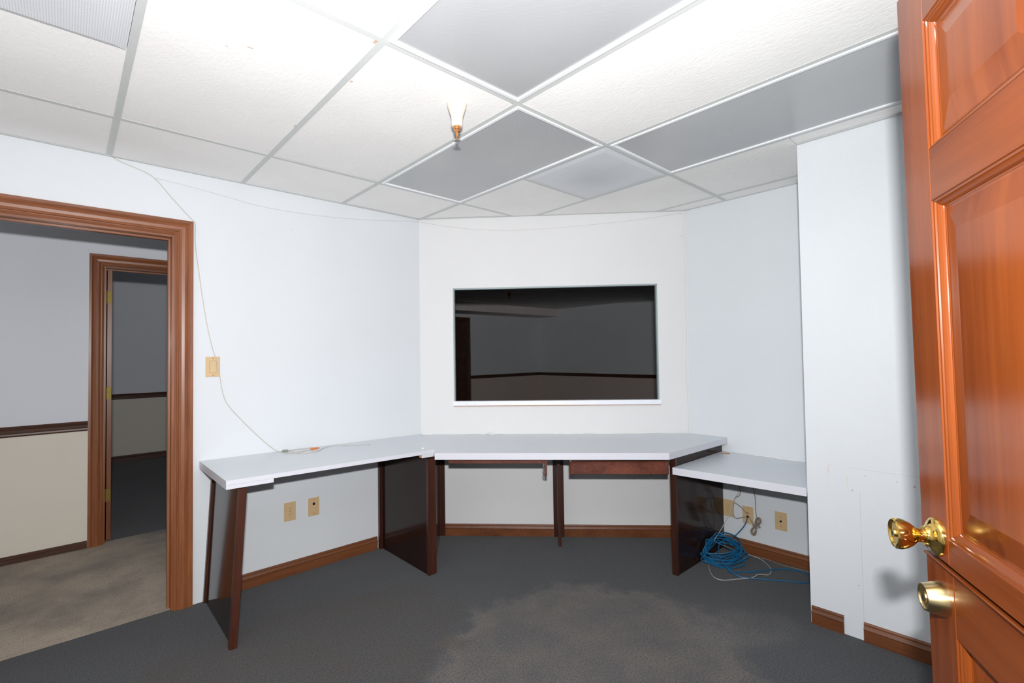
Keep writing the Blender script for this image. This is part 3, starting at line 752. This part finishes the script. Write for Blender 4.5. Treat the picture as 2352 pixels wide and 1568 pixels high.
# ------------------------------------------------------------------ switch and wall plates
ML = Matrix(((1, 0, 0, 0), (0, 0, -1, YL), (0, 1, 0, 0), (0, 0, 0, 1)))           # u=X, v=Z, out=-Y
MR = Matrix(((0, 0, -1, XR), (-1, 0, 0, 0), (0, 1, 0, 0), (0, 0, 0, 1)))          # u=-Y, v=Z, out=-X
def at(M, u, v): return M @ Matrix.Translation((u, v, 0))
def plate(name, label, cat, M, group=None):
    t = thing(name, label, cat, tuple(M @ Vector((0, 0, 0))), group)
    MB().box(-.035, .035, -.057, .057, .0002, .0055, .002, M, 2).build('cover_plate', 'ivory_plastic', t)
    return t
def screw(t, M, v):
    mb = MB(); mb.lathe([(.0032, 0), (.0032, .0008), (.001, .0012)], M @ Vector((0, v, .0055)), (M.to_3x3() @ Vector((0, 0, 1))), 10); mb.build('screw', 'ivory_dark', t, True)
def duplex(label, M):
    t = plate('power_outlet', label, 'outlet', M, 'ivory wall plates')
    for v in (.0195, -.0195):
        mb = MB(); pr = [(.0165 * math.cos(a), max(-.0135, min(.0135, .0165 * math.sin(a)))) for a in (2 * math.pi * i / 20 for i in range(20))]
        R = [[M @ Vector((x * k, y * k + v, z)) for x, y in pr] for k, z in ((1, .0054), (1, .0066), (.94, .0071))]
        mb.rings(R); f = mb.build('receptacle_face', 'ivory_plastic', t)
        for (u, dv, w_, h_) in ((-.0063, .003, .0013, .0042), (.0063, .003, .0013, .0036), (0, -.0075, .0023, .0023)):
            MB().box(u - w_, u + w_, v + dv - h_, v + dv + h_, .0070, .0074, 0, M).build('slot', 'ivory_dark', f)
    screw(t, M, 0); return t
duplex('ivory power outlet with two sockets under the side desk', at(ML, .876, .391))
duplex('ivory power outlet partly behind the dark desk panel', at(MR, -.040, .271))
M = at(ML, 1.022, .389); t = plate('data_outlet', 'ivory wall plate with one black square jack under the side desk', 'wall plate', M, 'ivory wall plates')
MB().box(-.0075, .0075, .010, .026, .0054, .0068, .0004, M).build('jack', 'black_plastic', t); screw(t, M, .045); screw(t, M, -.045)
M = at(MR, .090, .252); t = plate('phone_outlet', 'ivory wall plate with the blue cable plugged in', 'wall plate', M, 'ivory wall plates')
MB().box(-.007, .007, -.016, -.002, .0054, .0075, .0004, M).build('jack', 'black_plastic', t); MB().box(-.006, .006, .008, .019, .0054, .0068, .0004, M).build('jack', 'ivory_dark', t); screw(t, M, .045); screw(t, M, -.045)
M = at(MR, .293, .260); t = plate('coax_outlet', 'ivory wall plate with a round dark socket beside the pier', 'wall plate', M, 'ivory wall plates')
nv = M.to_3x3() @ Vector((0, 0, 1))
MB().lathe([(.0068, 0), (.0068, .002), (.0052, .0022), (.0052, .009), (.001, .0092)], M @ Vector((0, 0, .0054)), nv, 14).build('socket', 'black_plastic', t, True)
screw(t, M, .030); screw(t, M, -.030)
M = at(ML, .460, 1.300); t = plate('light_switch', 'ivory rocker light switch beside the doorway casing', 'light switch', M)
MB().box(-.0172, .0172, -.0338, .0338, .0050, .0060, .0003, M).build('rocker_surround', 'ivory_dark', t)
mb = MB(); mb.quad_box([M @ Vector(p) for p in ((-.0162, -.0328, .0058), (.0162, -.0328, .0058), (.0162, .0328, .0058), (-.0162, .0328, .0058), (-.0162, -.0328, .0092), (.0162, -.0328, .0092), (.0162, .0328, .0068), (-.0162, .0328, .0068))], .0006); mb.build('rocker', 'ivory_plastic', t)
screw(t, M, .048); screw(t, M, -.048)

# ------------------------------------------------------------------ sprinkler
sp = thing('fire_sprinkler', 'cream and copper sprinkler head hanging from a ceiling tile', 'sprinkler', (1.033, .172, H - .155))
o = (1.033, .172, H + .0005)
MB().lathe([(.041, 0), (.0405, -.008), (.036, -.022), (.029, -.040), (.0245, -.055), (.0235, -.070), (.0235, -.086), (.0215, -.092), (.0165, -.094)], o, (0, 0, 1), 28).build('escutcheon', 'sprinkler_cream', sp, True)
b_ = MB().lathe([(.0150, -.090), (.0155, -.106), (.0125, -.108), (.0125, -.115), (.004, -.116)], o, (0, 0, 1), 16).build('brass_body', 'sprinkler_copper', sp, True)
for a in (.9, .9 + math.pi):
    c, s_ = math.cos(a), math.sin(a)
    MB().tube([Vector(o) + Vector((c * q, s_ * q, z)) for q, z in ((.0115, -.108), (.0150, -.122), (.0130, -.136), (.004, -.148))], .0044, 8, 4).build('frame_arm', 'sprinkler_copper', sp, True)
MB().lathe([(.0045, -.115), (.0055, -.130), (.005, -.150)], o, (0, 0, 1), 10).build('bulb', 'sprinkler_copper', sp, True)
mb = MB(); RR = []
for z in (-.1505, -.1525):
    RR.append([Vector(o) + Vector((math.cos(2 * math.pi * i / 24) * (.0130 if i % 2 else .0165), math.sin(2 * math.pi * i / 24) * (.0130 if i % 2 else .0165), z)) for i in range(24)])
mb.rings(RR); mb.build('deflector', 'steel', sp)

# ------------------------------------------------------------------ cables
yw = YL - .0035
w1 = [(.013, yw - .006, H - .004), (.051, yw, 2.366), (.105, yw, 2.352), (.183, yw, 2.320), (.266, yw, 2.225), (.326, yw, 2.157), (.363, yw, 2.118), (.3735, yw, 2.095), (.374, yw, 1.989), (.390, yw, 1.844), (.411, yw, 1.674),
      (.433, yw, 1.527), (.458, yw - .001, 1.404), (.478, yw - .006, 1.329), (.493, yw - .004, 1.249), (.511, yw, 1.141), (.540, yw, 1.071), (.619, yw, .968), (.713, yw - .004, .859), (.785, yw - .012, .786)]
zt = lambda x: ztop(x) + .0026
loop = [(.812, 1.705), (.830, 1.632), (.87, 1.605), (.93, 1.64), (.968, 1.650), (1.006, 1.715), (.975, 1.725), (.91, 1.728), (.855, 1.712), (.848, 1.690), (.868, 1.606), (.905, 1.566), (.986, 1.576), (1.060, 1.665), (1.145, 1.690), (1.212, 1.648), (1.316, 1.581), (1.340, 1.600)]
cb = thing('wire', 'thin beige wire hanging down the wall past the light switch onto the side desk', 'wire', (.79, 1.70, ztop(.79)))
MB().tube(w1 + [(x, y, zt(x) + (.004 if k in (9,) else 0)) for k, (x, y) in enumerate(loop)], 0.0019, 6, 5).build('strand', 'cord_beige', cb, True)
MB().lathe([(.0065, 0), (.0075, .012), (.0055, .030), (.001, .034)], (.848, 1.690, ztop(.848) + .0078), (-.55, .25, 0), 10).build('tape_end', 'green_tag', cb, True, label='dull green taped end')
MB().lathe([(.0055, 0), (.0060, .010), (.0045, .050), (.002, .054)], (.972, 1.662, ztop(.972) + .0062), (.96, -.22, 0), 10).build('wire_nut', 'orange_nut', cb, True, label='orange wire end')
w2 = [(.183, yw - .001, 2.318), (.315, yw, 2.310), (.483, yw, 2.293), (.715, yw, 2.268), (.973, yw, 2.271), (1.265, yw, 2.292), (1.595, yw, 2.335), (1.806, yw - .004, 2.366)]
w2 += [wp(s, z, .0045) for s, z in ((.03, 2.362), (.127, 2.342), (.394, 2.300), (.692, 2.281), (1.053, 2.289), (1.441, 2.313), (1.761, 2.342), (1.965, 2.368))]
w2 += [wp(s, z, .0045) for s, z in ((1.981, 2.33), (1.978, 2.203), (1.981, 2.01), (1.978, 1.688), (1.982, 1.496), (1.972, 1.209), (1.980, .955), (1.978, ct + .004))]
tag(MB().tube(w2, .0014, 6, 5).build('wire', 'cord_pale', None, True), 'pale wire sagging along the top of the walls and down the corner', 'wire')

rnd = random.Random(11)
VR = Vector((.42, -.907, 0)); VF = Vector((.907, .42, 0)); CC = Vector((2.955, .005, 0))
pts = []
turns = 11
for k in range(turns * 14):
    a = 2 * math.pi * k / 14; tn = k // 14
    r1 = .132 + .022 * math.sin(tn * 2.3) + rnd.uniform(-.008, .008); r2 = .118 + .022 * math.cos(tn * 1.7)
    cx, cy = .022 * math.sin(tn * 1.9), .020 * math.cos(tn * 2.7)
    u = cx + r1 * math.cos(a); v = cy + r2 * math.sin(a)
    z = .010 + .0052 * tn + (v + .13) * .30 + .008 * math.sin(a * 2 + tn)
    p = CC + VR * u + VF * v; p.z = max(.0045, z); p.x = min(p.x, XR - .03); p.y = min(p.y, .055)
    pts.append(p)
start = [(2.862, .045, .020), (2.866, .046, .060), (2.88, .050, .105), (2.93, .052, .125)]
end = [(2.80, -.125, .020), (2.862, -.169, .006), (2.948, -.238, .006), (3.072, -.318, .006), (3.125, -.400, .006), (3.112, -.462, .006), (3.04, -.492, .006), (2.985, -.480, .006), (2.925, -.391, .006), (2.847, -.275, .006), (2.80, -.175, .008), (2.84, -.06, .06), (2.95, .0, .085), (3.04, .015, .095), (3.10, -.01, .100), (3.150, -.030, .120), (3.172, -.075, .185), (XR - .018, -.092, .238), (XR - .008, -.0905, .2435)]
bc = thing('network_cable', 'coiled blue network cable on the carpet under the low desk', 'cable', (2.955, 0, 0))
MB().tube(start + pts + end, .0037, 7, 4).build('cable', 'cable_blue', bc, True)
MB().box(2.857, 2.867, .041, .049, .0015, .022, .001).build('plug', 'clear_plug', bc, label='clear plastic plug')
MB().box(XR - .020, XR - .0080, -.0965, -.0845, .2375, .2485, .001).build('plug', 'black_plastic', bc)

x = 3.172
pc = thing('telephone_cable', 'tangled brown telephone cable hanging under the low desk by the wall plates', 'cord', (x, -.1, .14))
zl = lt - .024
MB().tube([(3.10, -.065, zl), (3.13, -.060, .55), (x, -.054, .396), (x, -.024, .361), (x, -.012, .329), (x, -.052, .306), (x + .008, -.088, .266)], .0022, 6, 5).build('strand', 'cord_brown', pc, True)
MB().tube([(x, -.012, .329), (x, -.005, .290), (x, -.004, .246), (x, -.021, .221), (x, -.061, .236), (x + .012, -.095, .243)], .0022, 6, 5).build('strand', 'cord_brown', pc, True)
MB().tube([(3.10, -.150, zl), (3.13, -.148, .5), (x, -.148, .392), (x, -.149, .321), (x, -.153, .266), (x, -.158, .230), (x, -.140, .205), (x + .012, -.10, .245)], .0024, 6, 5).build('strand', 'cord_brown', pc, True)
bp = []
for k in range(6 * 12):                                   # figure-of-eight hank with a tie round its waist
    a = 2 * math.pi * k / 12; tn = k // 12
    lu = math.sin(a) * (.054 + .005 * math.sin(tn * 2.1)); lv = math.sin(2 * a) * (.013 + .004 * math.cos(tn * 1.7)) + .004 * math.sin(tn * 2.9)
    bp.append((x - .003 - .0028 * tn, -.152 - .42 * lu + lv * .9, .203 + lu + .40 * lv))
MB().tube(bp, .0023, 6, 3).build('bundled_loops', 'cord_brown', pc, True)
mb = MB(); mb.tube([(x - .016, -.175, .203), (x - .022, -.160, .198), (x - .016, -.135, .205), (x + .004, -.145, .206), (x, -.172, .203), (x - .014, -.180, .200)], .0026, 6, 5); mb.build('tie', 'cord_brown', pc, True)
tag(MB().tube([(3.10, -.075, zl), (3.14, -.060, .50), (x, -.043, .405), (x, -.018, .351), (3.15, .018, .240), (3.10, .045, .155), (3.02, .052, .11), (2.98, .04, .105)], .0022, 6, 5).build('cord', 'cord_beige', None, True), 'thin grey cord slanting from the low desk down to the blue coil', 'cord')
tag(MB().tube([(2.872, .030, .004), (2.775, -.018, .004), (2.692, -.085, .004), (2.690, -.14, .004), (2.755, -.188, .004), (2.84, -.245, .004), (2.90, -.262, .0105), (2.95, -.300, .004), (3.03, -.285, .004), (3.10, -.235, .004), (3.150, -.175, .004), (3.165, -.10, .004)], .0024, 6, 5).build('cord', 'cord_white', None, True), 'thin whitish cord curving on the carpet in front of the blue coil', 'cord')
tag(MB().tube([(3.165, -.140, .0035), (3.172, -.22, .0035), (3.150, -.30, .0035), (3.160, -.40, .0035), (3.165, -.50, .0035), (3.168, -.61, .0035)], .0022, 6, 5).build('cord', 'cord_brown', None, True), 'thin cord lying along the baseboard towards the pier', 'cord')
